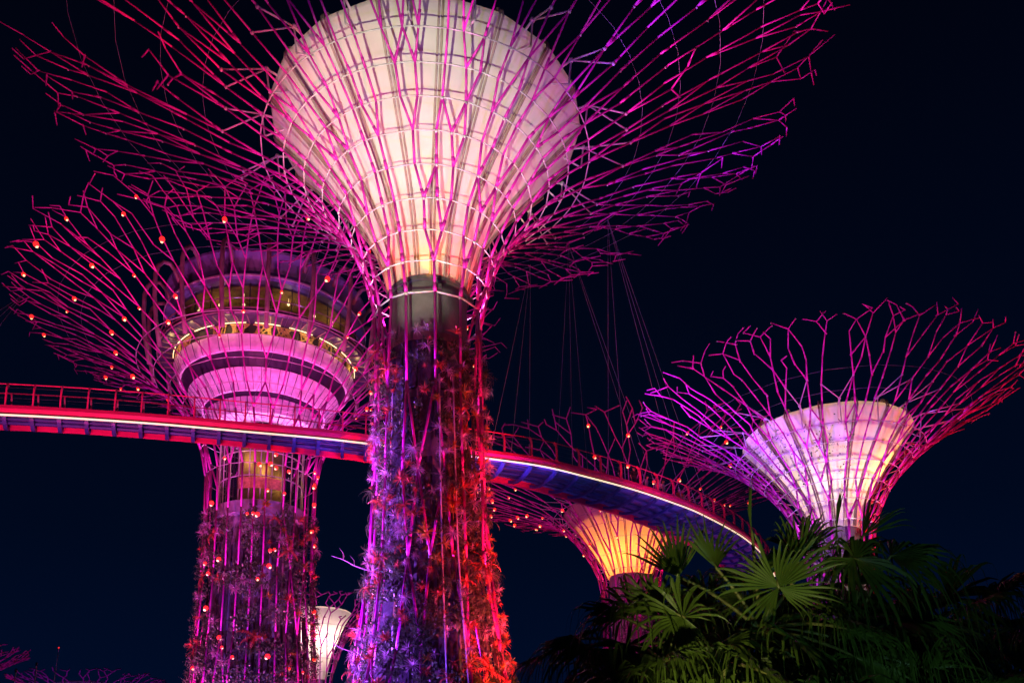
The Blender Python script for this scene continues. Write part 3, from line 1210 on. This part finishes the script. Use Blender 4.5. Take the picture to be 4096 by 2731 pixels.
    for v in range(len(b.v)):
        x_, y_, z_ = b.v[v]
        b.v[v] = (x_, y_ - lean * max(0, z_ / k - .9) * 0, z_)
    b.build('fingers', M['skin'], o, True)
    return o


def on_bridge(x, t):
    lo, hi = 0, LEN[-1]
    for _ in range(40):
        m_ = (lo + hi) / 2
        if along(m_)[0].x < x:
            lo = m_
        else:
            hi = m_
    p, q = along(lo)
    u = (q - p).normalized()
    v = p.lerp(q, t)
    return Vector((v.x, v.y, 22.27)), atan2(-u.y, -u.x) + pi / 2


PEOPLE = [(7.0, .35, 1.2, (.55, .03, .02), (.03, .03, .04), 'small child in a bright red top by the bridge railing', False, 0),
          (8.1, .3, 1.65, (.02, .02, .03), (.02, .02, .03), 'person dressed all in black, farthest back along the rail', False, 0),
          (8.9, .2, 1.75, (.015, .015, .02), (.02, .02, .04), 'broad person in a black coat holding up a phone', True, 0),
          (10.1, .3, 1.62, (.30, .12, .36), (.03, .03, .08), 'person in a purple top leaning forward', False, .18),
          (11.0, .25, 1.66, (.45, .40, .50), (.04, .04, .10), 'person in a pale grey top and dark trousers at the railing', False, 0),
          (11.6, .3, 1.84, (.35, .42, .62), (.10, .12, .25), 'tall person in a light blue shirt whose head clears the handrail', False, 0),
          (13.0, .3, 1.70, (.70, .16, .10), (.50, .20, .14), 'person in a red and orange dress beside a post', False, 0),
          (13.6, .35, 1.66, (.75, .74, .72), (.03, .03, .05), 'person in a white T-shirt and black trousers', False, 0),
          (14.5, .3, 1.62, (.05, .04, .22), (.35, .15, .25), 'person in a navy top and rose trousers', False, 0),
          (15.3, .3, 1.68, (.20, .18, .40), (.05, .05, .08), 'person in a violet-grey jacket near the palm leaves', False, 0),
          (17.0, .3, 1.72, (.18, .22, .42), (.06, .06, .10), 'person in a blue shirt at the far end, head above the rail', False, 0)]
for i, (x, t, h, s_, tr_, lb, au, ln) in enumerate(PEOPLE):
    loc, rz = on_bridge(x, t)
    person(loc, rz + (.4 if i % 2 else -.5), h, s_, tr_, lb, au, ln, i % 3 == 0)


# ------------------------------------------------------------------ plants on the trunks
def rosette(name, n, L, wd, droop, material, seed, up=.35):
    r = random.Random(seed)
    b = MB()
    for i in range(n):
        a = r.uniform(0, 2 * pi)
        el = r.uniform(up - .35, 1.35)
        l_ = L * r.uniform(.6, 1.1)
        w0 = wd * r.uniform(.7, 1.2)
        vs = []
        p = Vector((0, 0, 0))
        e_ = el
        side = Vector((-sin(a), cos(a), 0))
        K = 5
        for k in range(K + 1):
            t = k / K
            ww = w0 * (.5 + 1.6 * t if t < .35 else 1.06 * (1 - ((t - .35) / .65) ** 1.6) + .02) * .5
            nrm = Vector((-cos(a) * sin(e_), -sin(a) * sin(e_), cos(e_)))
            vs += [p - side * ww + nrm * ww * .35, p, p + side * ww + nrm * ww * .35]
            p = p + Vector((cos(a) * cos(e_), sin(a) * cos(e_), sin(e_))) * (l_ / K)
            e_ -= droop * r.uniform(.7, 1.3) / K
        fs = []
        for k in range(K):
            o_ = k * 3
            fs += [(o_, o_ + 1, o_ + 4, o_ + 3), (o_ + 1, o_ + 2, o_ + 5, o_ + 4)]
        b.add(vs, fs)
    return b.mesh(name, material, True)


def leaf_cloud(name, spots_, material, seed, size, parent_loc, label, cat):
    r = random.Random(seed)
    b = MB()
    for c, nrm in spots_:
        u = nrm.orthogonal().normalized()
        u = Matrix.Rotation(r.uniform(0, 6.28), 3, nrm) @ u
        v = nrm.cross(u)
        s = size * r.uniform(.5, 1.4)
        tip = c + (u * .8 + nrm * r.uniform(-.1, .9) + Vector((0, 0, r.uniform(-.3, .5)))) * s
        mid = (c + tip) / 2
        b.add([c, mid + v * s * .28, tip, mid - v * s * .28], [(0, 1, 2, 3)], r.randrange(2))
    o = b.build(name, material)
    o.location = parent_loc
    return tag(o, label, cat, kind='stuff')


LONG = [rosette('long_leaved_plant', 46, .78, .030, 1.6, q, s) for q, s in ((M['pale'], 1), (M['leaf'], 2), (M['leaf'], 3))]
BROAD = [rosette('bromeliad', 40, .55, .046, .7, q, s) for q, s in ((M['pale'], 4), (M['bronze'], 5), (M['golden'], 6), (M['bronze'], 7))]


def fern(name, material, seed, n=11, L=.85):
    r = random.Random(seed)
    b = MB()
    for i in range(n):
        a = 2 * pi * i / n + r.uniform(-.3, .3)
        e_ = r.uniform(.2, 1.2)
        p = Vector((0, 0, 0))
        l_ = L * r.uniform(.6, 1.15)
        side = Vector((-sin(a), cos(a), 0))
        K = 9
        pts = [p]
        for k in range(K):
            d = Vector((cos(a) * cos(e_), sin(a) * cos(e_), sin(e_)))
            q = p + d * (l_ / K)
            t = (k + 1) / K
            w_ = .17 * sin(pi * min(.97, .12 + t * .85)) * L
            for sg in (-1, 1):
                tip = q + side * sg * w_ + d * .05 - Vector((0, 0, .3 * w_))
                b.add([p + (q - p) * .3, q, tip], [(0, 1, 2)])
            p = q
            pts.append(p)
            e_ -= r.uniform(.14, .28)
        b.tube(pts, .007, 3)
    return b.mesh(name, material)


FERNS = [fern('fern', M['leaf'], 15), fern('fern', M['leaf'], 16), fern('fern', M['bronze'], 17)]
TINY = [rosette('tufted_plant', 26, .5, .035, 1.3, q, s) for q, s in ((M['leaf'], 8), (M['pale'], 9))]


def plant(me, loc, ax, sc_, label, cat, group, name):
    o = bpy.data.objects.new(name, me)
    o.location = loc
    q = Vector((0, 0, 1)).rotation_difference(ax)
    o.rotation_mode = 'QUATERNION'
    from mathutils import Quaternion
    o.rotation_quaternion = q @ Quaternion((0, 0, 1), random.uniform(0, 6.28))
    o.scale = (sc_, sc_, sc_)
    C.objects.link(o)
    tag(o, label, cat, group)


random.seed(77)
fcm = facing(MAIN)


def trunk_plants(loc, prof, zr, n, arc, kinds, inset, sc, where, clump=.55):
    fc = facing(loc)
    done = []
    tries = 0
    while len(done) < n and tries < n * 60:
        tries += 1
        z = random.uniform(*zr)
        a = fc + random.uniform(-arc, arc)
        dens = noise.noise(Vector((a * 1.9, z * .22, 3.1))) + .42 * (1 - (z - zr[0]) / (zr[1] - zr[0])) + .12
        edge = abs(sin(a - fc))
        if dens + .05 * edge < random.uniform(-.25, clump):
            continue
        r = prof_at(prof, z) - inset
        p = Vector((r * cos(a), r * sin(a), z))
        s = sc * random.choice((.5, .7, .9, 1.0, 1.3)) * random.uniform(.9, 1.1)
        if any((p - q).length < .36 * s for q in done):
            continue
        done.append(p)
        ax = Vector((cos(a), sin(a), random.uniform(.35, 1.0))).normalized()
        side = sin(a - fc)
        low = 1 - (z - zr[0]) / (zr[1] - zr[0])
        x = random.random()
        if x < kinds[0]:
            plant(random.choice(LONG), loc + p, ax, s, 'spiky long-leaved plant growing on ' + where, 'plant', 'long-leaved plants on ' + where, 'long_leaved_plant')
        elif x < kinds[1]:
            me = random.choice(BROAD[:2] if side < -.1 else (BROAD[1:] if side > .25 and low > .35 else BROAD))
            plant(me, loc + p, ax, s, 'broad-leaved bromeliad rosette growing on ' + where, 'plant', 'bromeliads on ' + where, 'bromeliad')
        elif x < (1 + kinds[1]) / 2:
            plant(random.choice(FERNS), loc + p, ax, s * 1.15, 'arching feathery fern growing on ' + where, 'fern', 'ferns on ' + where, 'fern')
        else:
            plant(random.choice(TINY), loc + p, ax, s * 1.1, 'small tufted plant growing on ' + where, 'plant', 'tufted plants on ' + where, 'tufted_plant')


trunk_plants(MAIN, lev[:7], (4.0, 25.6), 560, 1.62, (.36, .72), -.06, .88, 'the central tower trunk', .42)
trunk_plants(OBS, lev2[:7], (6.0, 25.2), 230, 1.6, (.3, .62), -.05, 1.0, 'the observatory tower trunk', .15)
trunk_plants(RIGHT, lev3[:6], (6.0, 16.5), 45, 1.6, (.3, .7), .25, .7, 'the trunk behind the palms', .3)


def cloud_spots(prof, zr, n, arc, fc, inset, spread, seed, thr):
    r = random.Random(seed)
    sp = []
    while len(sp) < n:
        z = r.uniform(*zr)
        a = fc + r.uniform(-arc, arc)
        if noise.noise(Vector((a * 3.1, z * .5, seed))) + .5 * noise.noise(Vector((a * 9, z * 1.6, seed))) < thr + .25 * (z - zr[0]) / (zr[1] - zr[0]):
            continue
        rr = prof_at(prof, z) - inset + abs(r.gauss(0, spread)) * (1.2 - .6 * (z - zr[0]) / (zr[1] - zr[0]))
        sp.append((Vector((rr * cos(a), rr * sin(a), z)), Vector((cos(a), sin(a), r.uniform(-.4, .6))).normalized()))
    return sp


leaf_cloud('trunk_foliage', cloud_spots(lev[:7], (2, 25.2), 18000, 1.75, fcm, .5, .22, 5, -.12), [M['leaf'], M['leaf']], 5, .16, MAIN, 'dense small-leaved greenery clothing the central tower trunk', 'foliage')
leaf_cloud('trunk_foliage', cloud_spots(lev2[:7], (4, 25.0), 22000, 1.75, fc2, .22, .32, 8, -.16), [M['leaf'], M['leaf']], 6, .19, OBS, 'leafy greenery clothing the observatory tower trunk', 'foliage')
leaf_cloud('trunk_foliage', cloud_spots(lev3[:6], (3, 16.5), 5000, 1.75, facing(RIGHT), .3, .22, 9, -.2), [M['leaf'], M['pale']], 7, .15, RIGHT, 'leafy greenery on the trunk behind the palms', 'foliage')
leaf_cloud('trunk_foliage', cloud_spots(lev4[:5], (8, 21.5), 4000, 1.75, facing(ORANGE), .4, .3, 10, -.2), [M['leaf'], M['pale']], 8, .2, ORANGE, 'greenery on the trunk below the amber funnel', 'foliage')

def vine_spots(prof, fc, seed, n):
    r = random.Random(seed)
    sp = []
    stems = [(fc + r.uniform(-1.2, 1.0), r.uniform(19.8, 23.2)) for _ in range(11)]
    while len(sp) < n:
        a, z = r.choice(stems)
        a += r.gauss(0, .07)
        z = z + r.gauss(0, .55)
        if not prof[0][0] + 1 < z < prof[-1][0]:
            continue
        rr = prof_at(prof, z) + .14
        sp.append((Vector((rr * cos(a), rr * sin(a), z)), Vector((cos(a), sin(a), -.2)).normalized()))
    return sp


leaf_cloud('creeper', vine_spots(mem3, facing(RIGHT), 12, 420), [M['leaf'], M['leaf']], 12, .13, RIGHT, 'dark creeper leaves scattered over the pale funnel behind the palms', 'creeper')
# bare twigs sticking out of the central trunk
for k, (z, a) in enumerate(((13.6, -1.5), (9.4, -1.45))):
    b = MB()
    th = fcm + a
    r0 = prof_at(lev, z)
    base = Vector((0, 0, 0))
    d = Vector((cos(th), sin(th), .35)).normalized()
    pts = [base, base + d * .7, base + d * 1.3 + Vector((0, 0, .12)), base + d * 1.9 + Vector((0, 0, .1))]
    b.tube(pts, [.035, .025, .02, .01], 5)
    for i, (t, L_) in enumerate(((1, .5), (2, .55), (2, .35))):
        e_ = Vector((.1 * (i - 1), .1, .9 - .25 * i)).normalized()
        b.tube([pts[t], pts[t] + e_ * L_ * .6, pts[t] + (e_ + d * .4) * L_], [.018, .014, .008], 4)
    o = b.build('bare_twig', M['pale'])
    o.location = MAIN + Vector((r0 * cos(th), r0 * sin(th), z))
    tag(o, ('upper' if k == 0 else 'lower') + ' bare twig jutting from the violet side of the central trunk', 'twig')


# ------------------------------------------------------------------ fan palms
def blade(b, hub, ax, nrm, Rb, r, spread=290, N=38, droop=.5, hang=.6, cup=.15):
    """pleated fan: segments joined for the inner part, free and drooping further out"""
    ax = ax.normalized()
    nrm = (nrm - ax * nrm.dot(ax)).normalized()
    side = ax.cross(nrm).normalized()
    bend = r.uniform(-.25, .25)
    for i in range(N):
        if r.random() < .10:
            continue
        a = radians(-spread / 2 + spread * (i + .5) / N)
        w_ = radians(spread / N) * .50
        ll = Rb * (.70 + .30 * cos(a * .6)) * r.choice((.72, .95, 1.0, 1.0)) * r.uniform(.92, 1.06)
        fold = .085
        fuse = .50 + .06 * sin(i * 2.1 + bend * 9)
        tw = r.uniform(-.6, .6)
        dr_ = droop * r.uniform(.5, 1.9)

        def pt(t, da, lift):
            aa = a + da
            v = ax * cos(aa) + side * sin(aa)
            p = hub + v * ll * t + nrm * (lift + (cup + bend * sin(aa)) * ll * t * t)
            return p + Vector((0, 0, -1)) * (max(0, t - .40) ** 2) * ll * dr_ * (.6 + .6 * abs(sin(aa)))
        rows = []
        for t in (.02, .22, .42, fuse):
            rows.append([pt(t, -w_, -fold * ll * t * .5), pt(t, 0, fold * ll * t * .5), pt(t, w_, -fold * ll * t * .5)])
        hg_ = hang * r.uniform(.5, 1.5)
        wid = ll * w_ * fuse
        for t, ws, hg in ((.76, .72, .04), (.90, .46, .14), (1.0, .26, .34), (1.05, .13, .65), (1.07, .04, 1.1)):
            c = pt(t, 0, 0) + Vector((0, 0, -1)) * hg_ * hg * Rb * .6
            wv = (ax * -sin(a) + side * cos(a) + nrm * tw).normalized() * wid * ws
            rows.append([c - wv, c + nrm * wid * .3 * ws, c + wv])
        vs = [q for rw in rows for q in rw]
        fs = []
        for k in range(len(rows) - 1):
            o_ = k * 3
            fs += [(o_, o_ + 1, o_ + 4, o_ + 3), (o_ + 1, o_ + 2, o_ + 5, o_ + 4)]
        b.add(vs, fs)


def frond(root, base, hub, ax, nrm, Rb, r, **kw):
    base, hub, ax = Vector(base), Vector(hub), Vector(ax).normalized()
    b = MB()
    blade(b, hub, ax, Vector(nrm), Rb, r, **kw)
    o = b.build('frond', M['palmdry' if r.random() < .12 else 'palm'], root)
    pm = MB()
    mid = (base + hub) / 2 + Vector((0, 0, .12 * (hub - base).length))
    pts = []
    for k in range(7):
        t = k / 6
        pts.append(base * (1 - t) ** 2 + mid * 2 * t * (1 - t) + hub * t * t)
    pts.append(hub + ax * .12)
    pm.tube(pts, [.038, .034, .03, .028, .026, .024, .022, .01], 6)
    pm.build('petiole', M['palmdry'], o, True)
    return o


def palm(loc, h, label, seed, n=9, Rb=1.05, heroes=(), top_el=60):
    r = random.Random(seed)
    t = tag(empty('fan_palm', loc), label, 'palm tree', 'fan palms in the lower corner')
    b = MB()
    pts, rr = [], []
    for k in range(12):
        z = h * k / 11
        pts.append((.06 * sin(k * .6 + seed), .06 * cos(k * .5 + seed), z))
        rr.append(.17 - .05 * k / 11 + (.012 if k % 2 else 0))
    b.tube(pts, rr, 10)
    b.build('trunk', M['bark'], t, True)
    top = Vector(pts[-1])
    for i in range(n):
        a = i * 2.39996 + seed
        u = (i + .5) / n
        el = radians(top_el - (top_el + 45) * u + r.uniform(-8, 8))
        d = Vector((cos(a) * cos(el), sin(a) * cos(el), sin(el)))
        L = Rb * r.uniform(.95, 1.3)
        hub = top + d * L + Vector((0, 0, -.18 * L))
        ax = (d + Vector((0, 0, -.35 - .5 * u))).normalized()
        nrm = Vector((d.x * .5, d.y * .5, 1.0)) + Vector((r.uniform(-.5, .5), r.uniform(-.5, .5), 0))
        frond(t, top, hub, ax, nrm, Rb * r.uniform(.8, 1.1), r, spread=r.uniform(230, 300), droop=.75, hang=r.uniform(.8, 1.9))
    L0 = Vector(loc)
    for hub, ax, nrm, R2, kw in heroes:
        frond(t, top, Vector(hub) - L0, ax, nrm, R2, r, **kw)
    return t


palm((3.7, 12.8, 0), 4.15, 'fan palm with a big bright green fan facing out, centre of the palm clump', 3, 20, 1.05, (
    ((3.78, 12.0, 4.62), (-.12, .1, 1), (.1, -1, .12), .98, dict(spread=320, droop=.15, hang=.2, N=40)),
    ((3.05, 12.5, 5.05), (-.28, .2, 1), (.75, -.7, .1), .98, dict(spread=110, droop=.1, hang=.1, N=16)),
    ((2.55, 12.9, 5.05), (-.15, .1, 1), (-.3, -.9, .1), .92, dict(spread=100, droop=.12, hang=.15, N=15)),
    ((4.25, 12.6, 5.1), (.35, .2, 1), (-.7, -.7, .1), .95, dict(spread=70, droop=.1, hang=.2, N=12)),
    ((3.65, 12.6, 5.6), (-.05, .1, 1), (.98, -.2, 0), 1.0, dict(spread=26, droop=0, hang=0, N=6)),
    ((4.95, 12.7, 5.55), (.12, .1, 1), (.95, -.3, 0), .95, dict(spread=24, droop=0, hang=.1, N=6))), 10)
palm((2.6, 12.1, 0), 3.5, 'fan palm with wide drooping olive fan below the amber funnel', 8, 20, 1.1, (
    ((2.30, 11.5, 4.12), (-.7, -.1, .35), (.1, -1, .35), .92, dict(spread=330, droop=.75, hang=.5, N=40)),
    ((2.05, 11.9, 4.30), (-.45, .1, .9), (.25, -.95, .2), .88, dict(spread=150, droop=.55, hang=.8, N=20)),
    ((1.55, 12.0, 4.25), (-.9, 0, .15), (.1, -.8, .7), .85, dict(spread=160, droop=.7, hang=1.2, N=18)),
    ((3.0, 11.7, 3.6), (.45, -.1, -.9), (.1, -1, .2), 1.1, dict(spread=60, droop=.2, hang=.5, N=9))), 5)
palm((5.6, 14.0, 0), 4.5, 'dark fan palm with long hanging leaf tips right of the clump centre', 14, 22, 1.2, (
    ((5.55, 13.2, 5.7), (.75, 0, .75), (-.3, -.9, .3), .85, dict(spread=70, droop=.3, hang=.4, N=12)),
    ((5.31, 13.0, 5.3), (.5, -.1, -.3), (.2, -1, .3), 1.0, dict(spread=300, droop=1.0, hang=1.5, N=28)),
    ((6.0, 13.3, 5.4), (.7, 0, .1), (.1, -.8, .8), 1.1, dict(spread=190, droop=1.1, hang=1.7, N=24))), 5)
palm((7.9, 15.9, 0), 4.6, 'dim fan palm in deep shade at the right edge', 21, 20, 1.25, (
    ((7.7, 15.0, 5.1), (.8, 0, .5), (-.1, -1, .4), 1.15, dict(spread=200, droop=.7, hang=.9, N=24)),), 20)
palm((1.15, 11.4, 0), 2.5, 'low fan palm with yellowish leaves at the bottom of the palm clump', 27, 16, 1.0, (
    ((1.25, 10.8, 3.15), (-.5, 0, .5), (.2, -1, .5), .8, dict(spread=220, droop=.8, hang=1.0, N=24)),), 25)
palm((4.6, 11.6, 0), 2.4, 'low shaded fan palm filling the bottom of the palm clump', 33, 16, 1.1, (), 50)
palm((6.6, 12.8, 0), 2.8, 'low nearly black fan palm by the bottom right corner', 39, 16, 1.15, (), 55)
palm((3.1, 10.9, 0), 2.1, 'lowest fan palm at the front of the clump, only leaf tips showing', 45, 14, .95, (), 55)

palm((1.75, 13.2, 0), 4.05, 'fan palm at the left of the clump with ragged hanging fans', 69, 18, 1.0, (
    ((1.75, 12.3, 4.35), (-.35, 0, .9), (.2, -.95, .2), .85, dict(spread=180, droop=.6, hang=.9, N=26)),), 30)
palm((4.75, 14.6, 0), 5.0, 'fan palm half hidden between the bright fan and the dark palm', 75, 20, 1.1, (
    ((4.75, 13.8, 5.6), (.3, 0, .9), (-.3, -.9, .2), .9, dict(spread=140, droop=.4, hang=.8, N=22)),), 45)
palm((5.3, 18.5, 0), 4.3, 'palm standing deepest in the shade behind the clump centre', 51, 16, 1.25, (), 60)
palm((9.8, 19.0, 0), 5.0, 'unlit palm behind the right end of the clump, cut by the picture edge', 57, 18, 1.35, (), 65)
palm((7.4, 18.0, 0), 4.6, 'unlit palm between the dim palm and the clump centre', 63, 16, 1.3, (), 60)

# ------------------------------------------------------------------ string of lights behind the palms
S = tag(empty('string_light', (7.6, 33, 0)), 'string of tiny golden bulbs sagging behind the palms', 'string lights')
b = MB()
pa, pb = Vector((-2.9, -1.2, 6.1)), Vector((3.2, 1.6, 9.6))
cur = []
for k in range(41):
    t = k / 40
    p = pa.lerp(pb, t) + Vector((0, 0, -.9 * 4 * t * (1 - t) * .5))
    cur.append(p)
b.tube(cur, .012, 4)
b.build('cord', M['dark'], S)
for s_, q in ((0, pa), (1, pb)):
    b = MB()
    b.tube([(q.x, q.y, 0), (q.x, q.y, q.z + .1)], .05, 6)
    b.build('pole', M['dark'], S)
b = MB()
b.ball((0, 0, -.05), .028, n=6)
bm_ = b.mesh('bulb', M['lamp'])
for p in cur:
    o = bpy.data.objects.new('bulb', bm_)
    o.location = p
    C.objects.link(o)
    o.parent = S

# ------------------------------------------------------------------ masts at the lower left
t = tag(empty('mast', (-31.9, 60, 0)), 'thin leaning mast with a red tip at the lower left', 'mast')
b = MB()
b.tube([(-.5, 0, 0), (.14, 0, 13.7)], [.05, .025], 6)
b.build('pole', M['galv'], t)
b = MB()
b.ball((.14, 0, 13.78), .06, n=6)
b.build('beacon', M['redglow'], t)
for k, (x, z, lb) in enumerate(((-33.2, 12.6, 'shorter slim lamp pole left of the leaning mast'), (-34.6, 12.2, 'slim lamp pole farthest from the leaning mast'))):
    t = tag(empty('lamp_pole', (x, 60, 0)), lb, 'lamp pole')
    b = MB()
    b.tube([(0, 0, 0), (0, 0, z)], [.08, .05], 6)
    b.build('pole', M['galv'], t)
    b = MB()
    b.ball((0, 0, z + .05), .1, n=6, st=(1, 1, 1.6))
    b.build('lamp_head', M['dark'], t)
